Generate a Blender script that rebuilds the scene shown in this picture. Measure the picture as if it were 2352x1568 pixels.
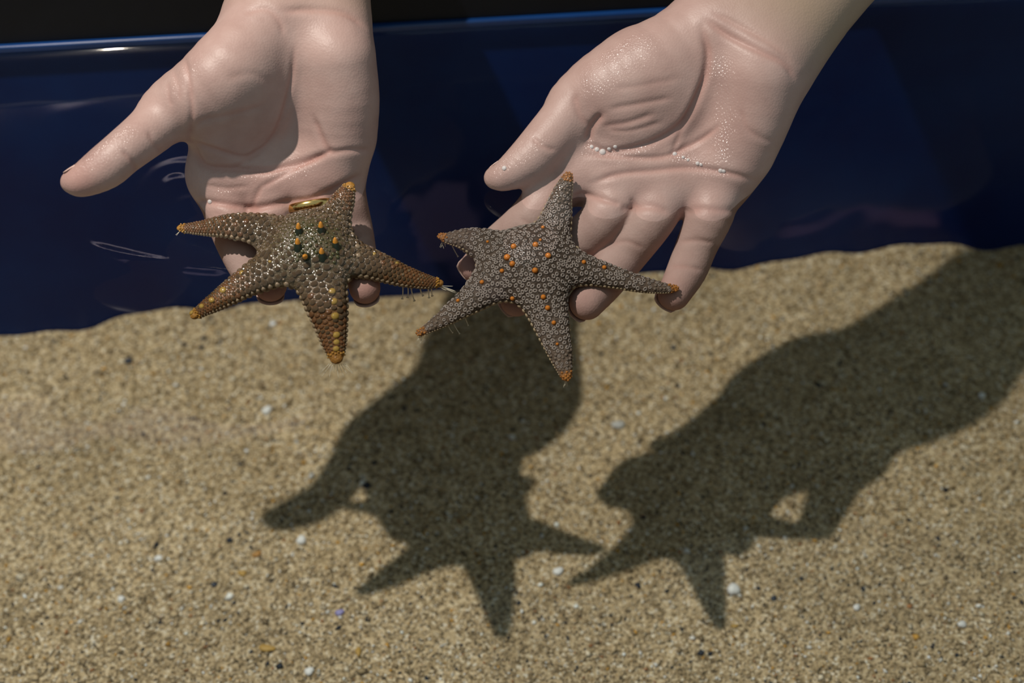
import bpy, math, random
import numpy as np
from mathutils import Vector, Matrix
from mathutils.bvhtree import BVHTree

for o in list(bpy.data.objects):
    bpy.data.objects.remove(o)
SC = bpy.context.scene
COL = SC.collection
rng = np.random.default_rng(7)
random.seed(7)

# ------------------------------------------------------------------ camera
CAM_H, PITCH = 0.50, math.radians(50)
FPX = 50 / 36 * 2352
cam = bpy.data.cameras.new('camera')
cam.lens = 50
cam.sensor_width = 36
cam.clip_start = 0.01
cam.dof.use_dof = True
cam.dof.focus_distance = 0.695
cam.dof.aperture_fstop = 4.5
camo = bpy.data.objects.new('camera', cam)
COL.objects.link(camo)
camo.location = (0, 0, CAM_H)
camo.rotation_euler = (math.pi / 2 - PITCH, 0, 0)
SC.camera = camo

# ------------------------------------------------------------------ world, lamps, exposure
SC.view_settings.view_transform = 'Standard'
SC.view_settings.look = 'None'
SC.view_settings.gamma = 1
SC.view_settings.use_curve_mapping = False
SC.view_settings.exposure = 0.0
world = bpy.data.worlds.new('dim_room')
SC.world = world
world.use_nodes = True
bg = world.node_tree.nodes['Background']
bg.inputs[0].default_value = (0.265, 0.335, 0.345, 1)
bg.inputs[1].default_value = 1.0
SC.cycles.max_bounces = 5
SC.cycles.transparent_max_bounces = 8

LAMP_POS = (-0.395, 0.522, 0.88)
ld = bpy.data.lights.new('overhead_spotlight', 'SPOT')
ld.energy = 38.5
ld.color = (1.0, 0.93, 0.84)
ld.shadow_soft_size = 0.0095
ld.spot_size = math.radians(95)
ld.spot_blend = 0.6
lo = bpy.data.objects.new('overhead_spotlight', ld)
COL.objects.link(lo)
lo.location = LAMP_POS
lo.rotation_euler = (Vector((0.03, 0.42, -0.1)) - Vector(LAMP_POS)).to_track_quat('-Z', 'Y').to_euler()


# ------------------------------------------------------------------ geometry helpers
C0 = np.array([0, 0, CAM_H])
FW = np.array([0, math.cos(PITCH), -math.sin(PITCH)])
RT = np.array([1.0, 0, 0])
UP = np.array([0, math.sin(PITCH), math.cos(PITCH)])


def at(x, y, z):
    """point of the place at height z that the photograph shows at pixel (x, y)"""
    d = FW * FPX + RT * (x - 1176) + UP * (784 - y)
    return C0 + d * ((z - CAM_H) / d[2])


def pr(x, y, z, r):
    """joint: position and radius in metres"""
    p = at(x, y, z)
    return (p, r * float((p - C0) @ FW) / FPX)


def project(V):
    d = V - C0
    w = d @ FW
    return np.stack([1176 + FPX * (d @ RT) / w, 784 - FPX * (d @ UP) / w], 1)


def mesh_obj(name, V, faces, mat=None, parent=None, smooth=True, origin=None):
    V = np.asarray(V, float)
    if origin is not None:
        V = V - np.asarray(origin)
    me = bpy.data.meshes.new(name)
    if isinstance(faces, np.ndarray):
        n, k = faces.shape
        me.vertices.add(len(V))
        me.vertices.foreach_set('co', V.astype(np.float32).ravel())
        me.loops.add(n * k)
        me.loops.foreach_set('vertex_index', faces.astype(np.int32).ravel())
        me.polygons.add(n)
        me.polygons.foreach_set('loop_start', np.arange(0, n * k, k, dtype=np.int32))
        me.polygons.foreach_set('loop_total', np.full(n, k, np.int32))
        me.update(calc_edges=True)
        me.validate()
    else:
        me.from_pydata([tuple(v) for v in V], [], faces)
    if smooth:
        me.polygons.foreach_set('use_smooth', [True] * len(me.polygons))
    if mat:
        me.materials.append(mat)
    o = bpy.data.objects.new(name, me)
    COL.objects.link(o)
    if origin is not None and parent is None:
        o.location = origin
    if parent:
        o.parent = parent
    return o


def inst(name, me, M, parent):
    o = bpy.data.objects.new(name, me)
    COL.objects.link(o)
    o.parent = parent
    o.matrix_basis = M
    return o


def tag(o, label, cat=None, group=None, kind=None):
    o['label'] = label
    if cat:
        o['category'] = cat
    if group:
        o['group'] = group
    if kind:
        o['kind'] = kind
    return o


def spline(pts, n):
    """Catmull-Rom through rows of pts, n samples per span"""
    P = np.array(pts, float)
    Q = np.vstack([2 * P[0] - P[1], P, 2 * P[-1] - P[-2]])
    out = []
    for i in range(len(P) - 1):
        p0, p1, p2, p3 = Q[i:i + 4]
        for t in np.arange(n) / n:
            out.append(.5 * (2 * p1 + (p2 - p0) * t + (2 * p0 - 5 * p1 + 4 * p2 - p3) * t * t + (3 * p1 - p0 - 3 * p2 + p3) * t ** 3))
    out.append(P[-1])
    return np.array(out)


def tube(pts, rad, seg=8, cap=True):
    """swept tube: pts (n,3), rad (n)"""
    P = np.array(pts, float)
    n = len(P)
    T = np.gradient(P, axis=0)
    T /= np.linalg.norm(T, axis=1)[:, None] + 1e-12
    a = np.array([0, 0, 1.0]) if abs(T[0][2]) < .9 else np.array([1.0, 0, 0])
    V, F = [], []
    for i in range(n):
        a = a - T[i] * (a @ T[i])
        a /= np.linalg.norm(a)
        b = np.cross(T[i], a)
        for k in range(seg):
            q = 2 * math.pi * k / seg
            V.append(P[i] + rad[i] * (a * math.cos(q) + b * math.sin(q)))
    for i in range(n - 1):
        for k in range(seg):
            k2 = (k + 1) % seg
            F.append((i * seg + k, i * seg + k2, (i + 1) * seg + k2, (i + 1) * seg + k))
    if cap:
        F.append(tuple(range(seg))[::-1])
        F.append(tuple((n - 1) * seg + k for k in range(seg)))
    return V, F


class Field:
    """signed distance field on a rectilinear grid in a local frame, blended smoothly, turned into one continuous surface"""

    def __init__(self, origin, R, xs, ys, zs, scale=(1, 1, 1)):
        self.o, self.R = np.array(origin), np.array(R)     # R rows are the local axes
        self.xs, self.ys, self.zs = [np.asarray(a, np.float32) for a in (xs, ys, zs)]
        self.sc = np.array(scale)
        self.F = self.new()

    def new(self):
        return np.full((len(self.xs), len(self.ys), len(self.zs)), 0.04, np.float32)

    def loc(self, p):
        return (self.R @ (np.asarray(p) - self.o)) * self.sc

    def chain(self, G, joints, k, sub=3, pad=0.010):
        """smooth-union a tapered chain of joints [(p, r), ...] into G"""
        rows = [np.append(self.loc(p), r) for p, r in joints]
        rows = spline(rows, sub) if len(rows) > 2 else np.array(rows)
        lo_ = (rows[:, :3] - rows[:, 3:]).min(0) - pad - k
        hi_ = (rows[:, :3] + rows[:, 3:]).max(0) + pad + k
        sl = tuple(slice(max(0, np.searchsorted(a * s, l) - 1), np.searchsorted(a * s, h) + 1)
                   for a, l, h, s in zip((self.xs, self.ys, self.zs), lo_, hi_, self.sc))
        X = (self.xs[sl[0]] * self.sc[0])[:, None, None]
        Y = (self.ys[sl[1]] * self.sc[1])[None, :, None]
        Z = (self.zs[sl[2]] * self.sc[2])[None, None, :]
        d = None
        for a, b in zip(rows[:-1], rows[1:]):
            ab = b[:3] - a[:3]
            L2 = float(ab @ ab) + 1e-12
            t = ((X - a[0]) * ab[0] + (Y - a[1]) * ab[1] + (Z - a[2]) * ab[2]) / L2
            np.clip(t, 0, 1, out=t)
            e = np.sqrt((X - a[0] - t * ab[0]) ** 2 + (Y - a[1] - t * ab[1]) ** 2 + (Z - a[2] - t * ab[2]) ** 2) - (a[3] + t * (b[3] - a[3]))
            d = e if d is None else np.minimum(d, e)
        G[sl] = smin(G[sl], d, k)

    def surface(self):
        F = self.F
        S = F < 0
        nx, ny, nz = F.shape
        cnt = np.zeros((nx - 1, ny - 1, nz - 1), np.int8)
        for i in (0, 1):
            for j in (0, 1):
                for l in (0, 1):
                    cnt += S[i:nx - 1 + i, j:ny - 1 + j, l:nz - 1 + l]
        act = np.argwhere((cnt > 0) & (cnt < 8))
        idx = np.full(cnt.shape, -1, np.int32)
        idx[act[:, 0], act[:, 1], act[:, 2]] = np.arange(len(act))
        corner = {}
        for i in (0, 1):
            for j in (0, 1):
                for l in (0, 1):
                    corner[i, j, l] = F[act[:, 0] + i, act[:, 1] + j, act[:, 2] + l]
        acc = np.zeros((len(act), 3))
        num = np.zeros(len(act))
        for a in corner:
            for ax in range(3):
                if a[ax]:
                    continue
                b = list(a)
                b[ax] = 1
                fa, fb = corner[a], corner[tuple(b)]
                m = (fa < 0) != (fb < 0)
                t = np.where(m, fa / np.where(m, fa - fb, 1), 0)
                p = np.tile(np.array(a, float), (len(act), 1))
                p[:, ax] = t
                acc[m] += p[m]
                num += m
        q = acc / num[:, None]
        V = np.empty_like(q)
        for ax, arr in enumerate((self.xs, self.ys, self.zs)):
            i = act[:, ax]
            V[:, ax] = arr[i] + q[:, ax] * (arr[i + 1] - arr[i])
        quads = []
        for ax in range(3):
            s0 = [slice(None)] * 3
            s1 = [slice(None)] * 3
            s0[ax] = slice(0, -1)
            s1[ax] = slice(1, None)
            d = np.argwhere(S[tuple(s0)] != S[tuple(s1)])
            u, v = (ax + 1) % 3, (ax + 2) % 3
            ok = (d[:, u] > 0) & (d[:, v] > 0) & (d[:, u] < F.shape[u] - 1) & (d[:, v] < F.shape[v] - 1)
            d = d[ok]
            fl = S[d[:, 0], d[:, 1], d[:, 2]]

            def cell(du, dv):
                e = d.copy()
                e[:, u] -= du
                e[:, v] -= dv
                return idx[e[:, 0], e[:, 1], e[:, 2]]
            Q = np.stack([cell(1, 1), cell(0, 1), cell(0, 0), cell(1, 0)], 1)
            Q[~fl] = Q[~fl][:, ::-1]
            quads.append(Q)
        Q = np.vstack(quads)
        W = self.o + V @ self.R
        return W, Q


def smin(a, b, k):
    h = np.maximum(k - np.abs(a - b), 0) / k
    return np.minimum(a, b) - h * h * k * 0.25


def vnormals(V, Q):
    n = np.cross(V[Q[:, 2]] - V[Q[:, 0]], V[Q[:, 3]] - V[Q[:, 1]])
    N = np.zeros_like(V)
    for k in range(4):
        for c in range(3):
            N[:, c] += np.bincount(Q[:, k], n[:, c], len(V))
    return N / (np.linalg.norm(N, axis=1)[:, None] + 1e-15)


def smooth_mesh(V, Q, it=2, w=0.5):
    for _ in range(it):
        A = np.zeros_like(V)
        c = np.zeros(len(V))
        for k in range(4):
            for m in (1, 3):
                j = Q[:, (k + m) % 4]
                for ax in range(3):
                    A[:, ax] += np.bincount(Q[:, k], V[j, ax], len(V))
                c += np.bincount(Q[:, k], minlength=len(V))
        V = V * (1 - w) + w * A / np.maximum(c, 1)[:, None]
    return V


def polydist(P2, line):
    L = np.array(line, float)
    best = np.full(len(P2), 1e9)
    tb = np.zeros(len(P2))
    n = len(L) - 1
    for i in range(n):
        a, b = L[i], L[i + 1]
        ab = b - a
        t = np.clip(((P2 - a) @ ab) / (ab @ ab + 1e-9), 0, 1)
        d = np.linalg.norm(P2 - a - t[:, None] * ab, axis=1)
        m = d < best
        best[m] = d[m]
        tb[m] = (i + t[m]) / n
    return best, tb


# ------------------------------------------------------------------ material helpers
def material(name):
    m = bpy.data.materials.new(name)
    m.use_nodes = True
    nt = m.node_tree
    b = nt.nodes['Principled BSDF']
    return m, nt, b


def nd(nt, typ, **kw):
    n = nt.nodes.new(typ)
    for k, v in kw.items():
        if k in ('inp',):
            for a, b in v.items():
                n.inputs[a].default_value = b
        else:
            setattr(n, k, v)
    return n


def ramp(nt, src, stops):
    r = nt.nodes.new('ShaderNodeValToRGB')
    el = r.color_ramp.elements
    while len(el) < len(stops):
        el.new(0.5)
    for e, (p, c) in zip(el, stops):
        e.position = p
        e.color = tuple(c) + (1,) if len(c) == 3 else c
    nt.links.new(src, r.inputs[0])
    return r


def mix(nt, fac, a, b, mode='MIX'):
    m = nt.nodes.new('ShaderNodeMix')
    m.data_type = 'RGBA'
    m.blend_type = mode
    for sock, v in ((m.inputs[0], fac), (m.inputs[6], a), (m.inputs[7], b)):
        if isinstance(v, (int, float)):
            sock.default_value = v
        elif isinstance(v, tuple):
            sock.default_value = v + (1,) if len(v) == 3 else v
        else:
            nt.links.new(v, sock)
    return m.outputs[2]


def above_water(nt, lo_, hi_):
    """1 above the water line, 0 below it: a submerged surface hardly glints, water against wet skin"""
    g = nd(nt, 'ShaderNodeNewGeometry')
    s = nd(nt, 'ShaderNodeSeparateXYZ')
    nt.links.new(g.outputs['Position'], s.inputs[0])
    r = nd(nt, 'ShaderNodeMapRange', inp={1: lo_, 2: hi_, 3: 0.0, 4: 1.0})
    nt.links.new(s.outputs[2], r.inputs[0])
    return r.outputs[0]


def coords(nt):
    return nd(nt, 'ShaderNodeTexCoord').outputs['Object']


def mat_plain(name, col, rough=.5, metal=0, coat=0, vary=.12, scale=400, spec=.5):
    m, nt, b = material(name)
    n = nd(nt, 'ShaderNodeTexNoise', inp={'Scale': scale, 'Detail': 3})
    nt.links.new(coords(nt), n.inputs['Vector'])
    lo_ = tuple(c * (1 - vary) for c in col)
    hi_ = tuple(min(1, c * (1 + vary)) for c in col)
    r = ramp(nt, n.outputs[0], [(.3, lo_), (.7, hi_)])
    nt.links.new(r.outputs[0], b.inputs['Base Color'])
    b.inputs['Roughness'].default_value = rough
    b.inputs['Metallic'].default_value = metal
    b.inputs['Coat Weight'].default_value = coat
    b.inputs['Specular IOR Level'].default_value = spec
    return m


# ------------------------------------------------------------------ the tank
WA, WB = at(0, 125, 0), at(2352, -5, 0)                   # water line along the far wall
wd = (WB - WA)[:2] / np.linalg.norm((WB - WA)[:2])         # along the wall
wn = np.array([-wd[1], wd[0]])                             # away from the camera
X0, X1, YF = -0.75, 0.85, -0.12


def wall_y(x):
    return WA[1] + (x - WA[0]) * wd[1] / wd[0]


def sand_z(x, y):
    x, y = np.asarray(x, float), np.asarray(y, float)
    z = -0.2165 + 0.030 * x - 0.055 * (0.65 - y)
    z = z + 0.0022 * np.sin(17 * x + 6 * y + .5) + 0.0016 * np.sin(31 * y - 9 * x) + 0.0011 * np.sin(47 * x + 29 * y + 1.3)
    w = np.clip(1 - (wall_y(x) - y) / .05, 0, 1)            # uneven sand against the wall
    return z + w * (0.004 * np.sin(26 * x + 1) + 0.0025 * np.sin(71 * x) + 0.0015 * np.sin(143 * x + 2))


# blue fibreglass wall
m, nt, b = material('blue_fibreglass')
n1 = nd(nt, 'ShaderNodeTexNoise', inp={'Scale': 6, 'Detail': 5, 'Roughness': .6})
nt.links.new(coords(nt), n1.inputs['Vector'])
r = ramp(nt, n1.outputs[0], [(.3, (.0007, .008, .095)), (.7, (.0014, .034, .190))])
nt.links.new(r.outputs[0], b.inputs['Base Color'])
b.inputs['Roughness'].default_value = .45
b.inputs['Specular IOR Level'].default_value = .2
M_BLUE = m
M_RIM = mat_plain('black_rim', (.004, .005, .009), .5, scale=60, spec=.25)
M_LIP = mat_plain('blue_lip', (.004, .032, .13), .25, scale=30)
M_ROOM = mat_plain('dark_floor', (.012, .013, .017), .8, scale=5, spec=.1)


def slab(name, p, q, z0, z1, thick, mat, inward=None, nseg=1):
    """upright slab from p to q (2-D), its face on the p-q line, thickness away from the tank"""
    p, q = np.array(p, float), np.array(q, float)
    t = (q - p) / np.linalg.norm(q - p)
    nn = np.array([-t[1], t[0]]) * thick
    V, F = [], []
    bev = min(.004, (z1 - z0) * .3, abs(thick) * .3)
    prof = [(0, z0), (0, z1 - bev), (.3 * bev, z1 - .3 * bev), (bev, z1), (abs(thick) - bev, z1), (abs(thick), z1 - bev), (abs(thick), z0)]
    for e in (p, q):
        for s, z in prof:
            k = e + nn / abs(thick) * s
            V.append((k[0], k[1], z))
    L = len(prof)
    for i in range(L):
        j = (i + 1) % L
        F.append((i, i + L, j + L, j))
    F.append(tuple(range(L)))
    F.append(tuple(range(2 * L - 1, L - 1, -1)))
    return mesh_obj(name, V, F, mat, smooth=False)


pL, pR = (X0, wall_y(X0)), (X1, wall_y(X1))
o = slab('wall_back', pL, pR, -.32, .0025, .03, M_BLUE)
tag(o, 'deep blue wall at the far side of the tank', kind='structure')
o = slab('trim_1', tuple(np.array(pL) - wn * .002), tuple(np.array(pR) - wn * .002), .0026, .0062, .034, M_LIP)
tag(o, 'bright blue lip along the water line of the far wall', kind='structure')
o = slab('trim_2', tuple(np.array(pL) + wn * .001), tuple(np.array(pR) + wn * .001), .0064, .042, .040, M_RIM)
tag(o, 'black rim on top of the far tank wall', kind='structure')
for nm, p, q in (('wall_left', (X0, YF), pL), ('wall_right', pR, (X1, YF)), ('wall_front', (X1, YF), (X0, YF))):
    tag(slab(nm, p, q, -.32, .03, .03, M_BLUE), 'blue side of the tank outside the picture', kind='structure')
o = mesh_obj('floor', [(-3, -2, -.85), (3, -2, -.85), (3, 4, -.85), (-3, 4, -.85)], [(0, 1, 2, 3)], M_ROOM)
tag(o, 'dark floor of the room around the tank', kind='structure')
o = mesh_obj('wall_room', [(-3, 1.75, -.85), (3, 1.75, -.85), (3, 1.75, 2.4), (-3, 1.75, 2.4), (-3, 1.85, -.85), (3, 1.85, -.85), (3, 1.85, 2.4), (-3, 1.85, 2.4)],
             [(0, 1, 2, 3), (5, 4, 7, 6), (3, 2, 6, 7), (0, 4, 5, 1), (1, 5, 6, 2), (4, 0, 3, 7)], M_ROOM, smooth=False)
tag(o, 'dark wall of the room behind the tank', kind='structure')

# ------------------------------------------------------------------ sand
m, nt, b = material('wet_sand')
co = coords(nt)
v1 = nd(nt, 'ShaderNodeTexVoronoi', inp={'Scale': 620})
nt.links.new(co, v1.inputs['Vector'])
sep = nd(nt, 'ShaderNodeSeparateColor')
nt.links.new(v1.outputs['Color'], sep.inputs[0])
SAND = [(0, (.10, .075, .045)), (.12, (.23, .165, .088)), (.45, (.45, .335, .195)), (.75, (.58, .445, .275)), (.93, (.68, .56, .39)), (1, (.74, .67, .56))]
r = ramp(nt, sep.outputs[0], SAND)
n2 = nd(nt, 'ShaderNodeTexNoise', inp={'Scale': 14, 'Detail': 4})
nt.links.new(co, n2.inputs['Vector'])
r2 = ramp(nt, n2.outputs[0], [(.35, (.84, .82, .78)), (.65, (1.08, 1.06, 1.02))])
c = mix(nt, 1.0, r.outputs[0], r2.outputs[0], 'MULTIPLY')
nt.links.new(c, b.inputs['Base Color'])
b.inputs['Roughness'].default_value = .85
b.inputs['Specular IOR Level'].default_value = .08
bp = nd(nt, 'ShaderNodeBump', inp={'Strength': .5, 'Distance': .001})
nt.links.new(v1.outputs['Distance'], bp.inputs['Height'])
nt.links.new(bp.outputs[0], b.inputs['Normal'])
M_SAND = m

nx, ny = 260, 150
gx = np.linspace(X0 + .001, X1 - .001, nx)
V = np.zeros((nx, ny, 3))
for i, x in enumerate(gx):
    ys = np.linspace(YF + .001, wall_y(x) - .001, ny)
    V[i, :, 0] = x
    V[i, :, 1] = ys
    V[i, :, 2] = sand_z(np.full(ny, x), ys)
ii = np.arange(nx * ny).reshape(nx, ny)
Q = np.stack([ii[:-1, :-1], ii[1:, :-1], ii[1:, 1:], ii[:-1, 1:]], -1).reshape(-1, 4)
sand = mesh_obj('sand_bed', V.reshape(-1, 3), Q, M_SAND)
tag(sand, 'tan sand covering the bottom of the tank', 'sand', kind='structure')

# loose grains: too many to count, one object
m, nt, b = material('sand_grains')
a = nd(nt, 'ShaderNodeVertexColor', layer_name='grain')
nt.links.new(a.outputs[0], b.inputs['Base Color'])
b.inputs['Roughness'].default_value = .7
b.inputs['Specular IOR Level'].default_value = .12
M_GRAIN = m
NG = 140000
u = rng.random((NG, 2))
# the seen bed: a band in front of the wall
gx = -.42 + .86 * u[:, 0]
gy = .235 + (wall_y(gx) - .003 - .235) * u[:, 1]
keep = np.abs(gx) < .30 + (gy - .24) * .28
gx, gy = gx[keep], gy[keep]
NG = len(gx)
rad = .00052 * np.exp(rng.normal(0, .42, NG))
big = rng.random(NG) < .014
rad[big] *= 2.0
rad = np.clip(rad, .0003, .0022)
octv = np.array([(1, 0, 0), (-1, 0, 0), (0, 1, 0), (0, -1, 0), (0, 0, 1), (0, 0, -1)], float)
octf = np.array([(0, 2, 4), (2, 1, 4), (1, 3, 4), (3, 0, 4), (2, 0, 5), (1, 2, 5), (3, 1, 5), (0, 3, 5)])
jit = octv[None] * (1 + .45 * (rng.random((NG, 6, 1)) - .5)) + .25 * rng.normal(0, 1, (NG, 6, 3)) * .6
jit *= rng.uniform(.6, 1.5, (NG, 1, 3)) * np.array([1.15, 1.0, .8])
ang = rng.uniform(0, 2 * math.pi, NG)
ca, sa = np.cos(ang)[:, None], np.sin(ang)[:, None]
jx = jit[..., 0] * ca - jit[..., 1] * sa
jy = jit[..., 0] * sa + jit[..., 1] * ca
base = np.stack([gx, gy, sand_z(gx, gy) + rad * .35], 1)
V = np.stack([jx, jy, jit[..., 2]], -1) * rad[:, None, None] + base[:, None]
Fq = (octf[None] + (np.arange(NG) * 6)[:, None, None]).reshape(-1, 3)
grains = mesh_obj('sand_grains', V.reshape(-1, 3), Fq, M_GRAIN, smooth=False)
pal = np.array([(.51, .380, .220), (.39, .285, .155), (.63, .485, .305), (.25, .180, .100), (.72, .61, .44), (.85, .81, .74), (.035, .038, .048), (.58, .31, .065), (.38, .17, .065)])
pp = np.array([.25, .20, .19, .14, .09, .05, .045, .03, .015])
ci = rng.choice(len(pal), NG, p=pp / pp.sum())
gc = pal[ci] * rng.uniform(.72, 1.25, (NG, 1))
gc = np.minimum(gc, .92)
ca_ = grains.data.color_attributes.new('grain', 'FLOAT_COLOR', 'POINT')
ca_.data.foreach_set('color', np.repeat(np.hstack([gc, np.ones((NG, 1))]), 6, 0).astype(np.float32).ravel())
tag(grains, 'coarse loose grains of tan sand with dark and white specks', 'sand', kind='stuff')


# bits lying on the sand that one can pick out
def pebble(name, px, py, r, stretch, rot, mat, label, cat, lift=.5):
    z = -.225
    for _ in range(6):
        p = at(px, py, z)
        z = float(sand_z(p[0], p[1])) + r * lift * .6
    p = at(px, py, z)
    V, F = [], []
    nu, nv = 12, 7
    ph = random.random() * 9
    for j in range(nv + 1):
        t = math.pi * j / nv
        for i in range(nu):
            q = 2 * math.pi * i / nu
            k = 1 + .10 * math.sin(3 * q + ph) * math.sin(t) + .07 * math.sin(5 * q + 2 * t + ph)
            V.append((r * stretch[0] * k * math.sin(t) * math.cos(q), r * stretch[1] * k * math.sin(t) * math.sin(q), r * stretch[2] * math.cos(t)))
    for j in range(nv):
        for i in range(nu):
            F.append((j * nu + i, (j + 1) * nu + i, (j + 1) * nu + (i + 1) % nu, j * nu + (i + 1) % nu))
    o = mesh_obj(name, V, F, mat)
    o.location = p
    o.rotation_euler = (random.uniform(-.2, .2), random.uniform(-.2, .2), rot)
    return tag(o, label, cat)


M_WHITE = mat_plain('white_shell', (.80, .78, .74), .45)
M_OCHRE = mat_plain('ochre_bit', (.46, .27, .055), .6)
M_ORANGE = mat_plain('orange_bit', (.42, .20, .04), .6)
M_DARK = mat_plain('dark_bit', (.03, .035, .05), .5)
M_VIOLET = mat_plain('violet_bit', (.30, .27, .52), .45)
M_GREY = mat_plain('grey_bit', (.48, .46, .42), .6)
pebble('white_pebble', 1685, 1353, .0040, (1, 1, .8), 0, M_WHITE, 'round bright white pebble beside the lower arm of the starfish shadow', 'pebble')
pebble('white_shell_chip', 1282, 1311, .0031, (1.1, .8, .5), .4, M_WHITE, 'white shell chip between the two starfish shadows', 'shell')
pebble('white_shell_chip', 692, 1240, .0032, (1, .9, .6), 1.1, M_WHITE, 'white shell chip left of the narrow hand shadow', 'shell')
pebble('white_shell_chip', 364, 1282, .0026, (1.1, .8, .7), .2, M_WHITE, 'small white shell chip at the far left of the bare sand', 'shell')
pebble('white_shell_chip', 2255, 908, .0023, (1, .9, .6), .2, M_WHITE, 'white speck of shell right of the forearm shadow', 'shell')
pebble('white_shell_chip', 1968, 1394, .0024, (1.1, .8, .6), .9, M_WHITE, 'white speck of shell below the right hand shadow', 'shell')
pebble('white_shell_chip', 2210, 1433, .0028, (1, .8, .6), .3, M_WHITE, 'white shell chip in the lower right corner of the sand', 'shell')
pebble('white_shell_chip', 278, 1375, .0022, (1, 1, .7), 0, M_WHITE, 'tiny round white shell chip at the lower left', 'shell')
pebble('white_shell_chip', 710, 1541, .0029, (1.0, .9, .6), .6, M_WHITE, 'white shell chip at the bottom edge beside an ochre flake', 'shell')
pebble('ochre_flake', 613, 1488, .0034, (1.5, .7, .4), -.1, M_OCHRE, 'oblong ochre flake lying near the bottom edge', 'flake')
pebble('ochre_flake', 823, 1496, .0024, (.7, 1.3, .5), .1, M_OCHRE, 'upright ochre flake right of the oblong one', 'flake')
pebble('ochre_flake', 1688, 1437, .0018, (1.3, .7, .5), .1, M_OCHRE, 'small ochre flake at the tip of the right starfish shadow', 'flake')
pebble('orange_flake', 590, 1272, .0024, (1.3, .8, .5), .5, M_ORANGE, 'rusty orange flake on bare sand left of the shadows', 'flake')
pebble('orange_flake', 556, 1316, .0024, (1.2, .8, .5), -.2, M_OCHRE, 'golden flake just below the rusty orange one', 'flake')
pebble('violet_shell_chip', 780, 1406, .0024, (1.2, .8, .5), .3, M_VIOLET, 'violet shell chip left of the starfish shadow', 'shell')
pebble('dark_pebble', 295, 828, .0030, (1, .8, .6), .3, M_DARK, 'dark pebble on the blurred sand at the far left', 'pebble')
pebble('dark_pebble', 492, 1342, .0021, (1, .8, .6), .3, M_DARK, 'tiny dark pebble above the ochre flake', 'pebble')
pebble('dark_pebble', 1777, 1373, .0020, (1.1, .8, .6), .8, M_DARK, 'tiny dark pebble right of the round white pebble', 'pebble')
pebble('pale_pebble', 613, 942, .0036, (1, .8, .6), .8, M_WHITE, 'blurred pale pebble on the sand below the left starfish', 'pebble')
pebble('pale_pebble', 1420, 975, .0036, (1.3, .8, .5), .1, M_GREY, 'blurred pale pebble between the two hand shadows', 'pebble')

# ------------------------------------------------------------------ skin
m, nt, b = material('skin')
co = coords(nt)
at_ = nd(nt, 'ShaderNodeVertexColor', layer_name='flush')
sepf = nd(nt, 'ShaderNodeSeparateColor')
nt.links.new(at_.outputs[0], sepf.inputs[0])
n1 = nd(nt, 'ShaderNodeTexNoise', inp={'Scale': 55, 'Detail': 5, 'Roughness': .6})
nt.links.new(co, n1.inputs['Vector'])
r = ramp(nt, n1.outputs[0], [(.3, (.385, .243, .212)), (.5, (.425, .277, .242)), (.72, (.46, .312, .275))])
c = mix(nt, sepf.outputs[0], r.outputs[0], (.40, .185, .15))      # red: flushed tips and folds
c = mix(nt, sepf.outputs[1], c, (.365, .255, .185))                 # green: yellower wrist and forearm
nt.links.new(c, b.inputs['Base Color'])
n3 = nd(nt, 'ShaderNodeTexNoise', inp={'Scale': 260, 'Detail': 3})
nt.links.new(co, n3.inputs['Vector'])
v3 = nd(nt, 'ShaderNodeTexVoronoi', inp={'Scale': 900})
nt.links.new(co, v3.inputs['Vector'])
ad = nd(nt, 'ShaderNodeMath', operation='ADD')
nt.links.new(n3.outputs[0], ad.inputs[0])
nt.links.new(v3.outputs['Distance'], ad.inputs[1])
bp = nd(nt, 'ShaderNodeBump', inp={'Strength': .14, 'Distance': .0005})
nt.links.new(ad.outputs[0], bp.inputs['Height'])
nt.links.new(bp.outputs[0], b.inputs['Normal'])
aw = above_water(nt, -.004, .004)
ms = nd(nt, 'ShaderNodeMath', operation='MULTIPLY', inp={1: .32})
nt.links.new(aw, ms.inputs[0])
nt.links.new(ms.outputs[0], b.inputs['Specular IOR Level'])
b.inputs['Roughness'].default_value = .46
mw = nd(nt, 'ShaderNodeMath', operation='MULTIPLY')
nt.links.new(aw, mw.inputs[0])
nt.links.new(sepf.outputs[2], mw.inputs[1])                        # blue: where a film of water lies on the skin
nt.links.new(mw.outputs[0], b.inputs['Coat Weight'])
b.inputs['Coat Roughness'].default_value = .22
bp2 = nd(nt, 'ShaderNodeBump', inp={'Strength': .64, 'Distance': .0009})
nt.links.new(ad.outputs[0], bp2.inputs['Height'])
nt.links.new(bp2.outputs[0], b.inputs['Coat Normal'])
M_SKIN = m
M_NAIL = mat_plain('fingernail', (.62, .42, .36), .25, scale=150, spec=.5)


def axis_frame(x_hint, y_dir):
    y = np.array(y_dir, float)
    y /= np.linalg.norm(y)
    z = np.cross(x_hint, y)
    z /= np.linalg.norm(z)
    x = np.cross(y, z)
    return np.stack([x, y, z])


def grid_axis(lo_, hi_, h, fine_to=None):
    if fine_to is None:
        return np.arange(lo_, hi_, h)
    a = [lo_]
    while a[-1] < hi_:
        s = h if a[-1] < fine_to else min(h * 5, h * (1 + (a[-1] - fine_to) / .02))
        a.append(a[-1] + s)
    return np.array(a)


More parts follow.
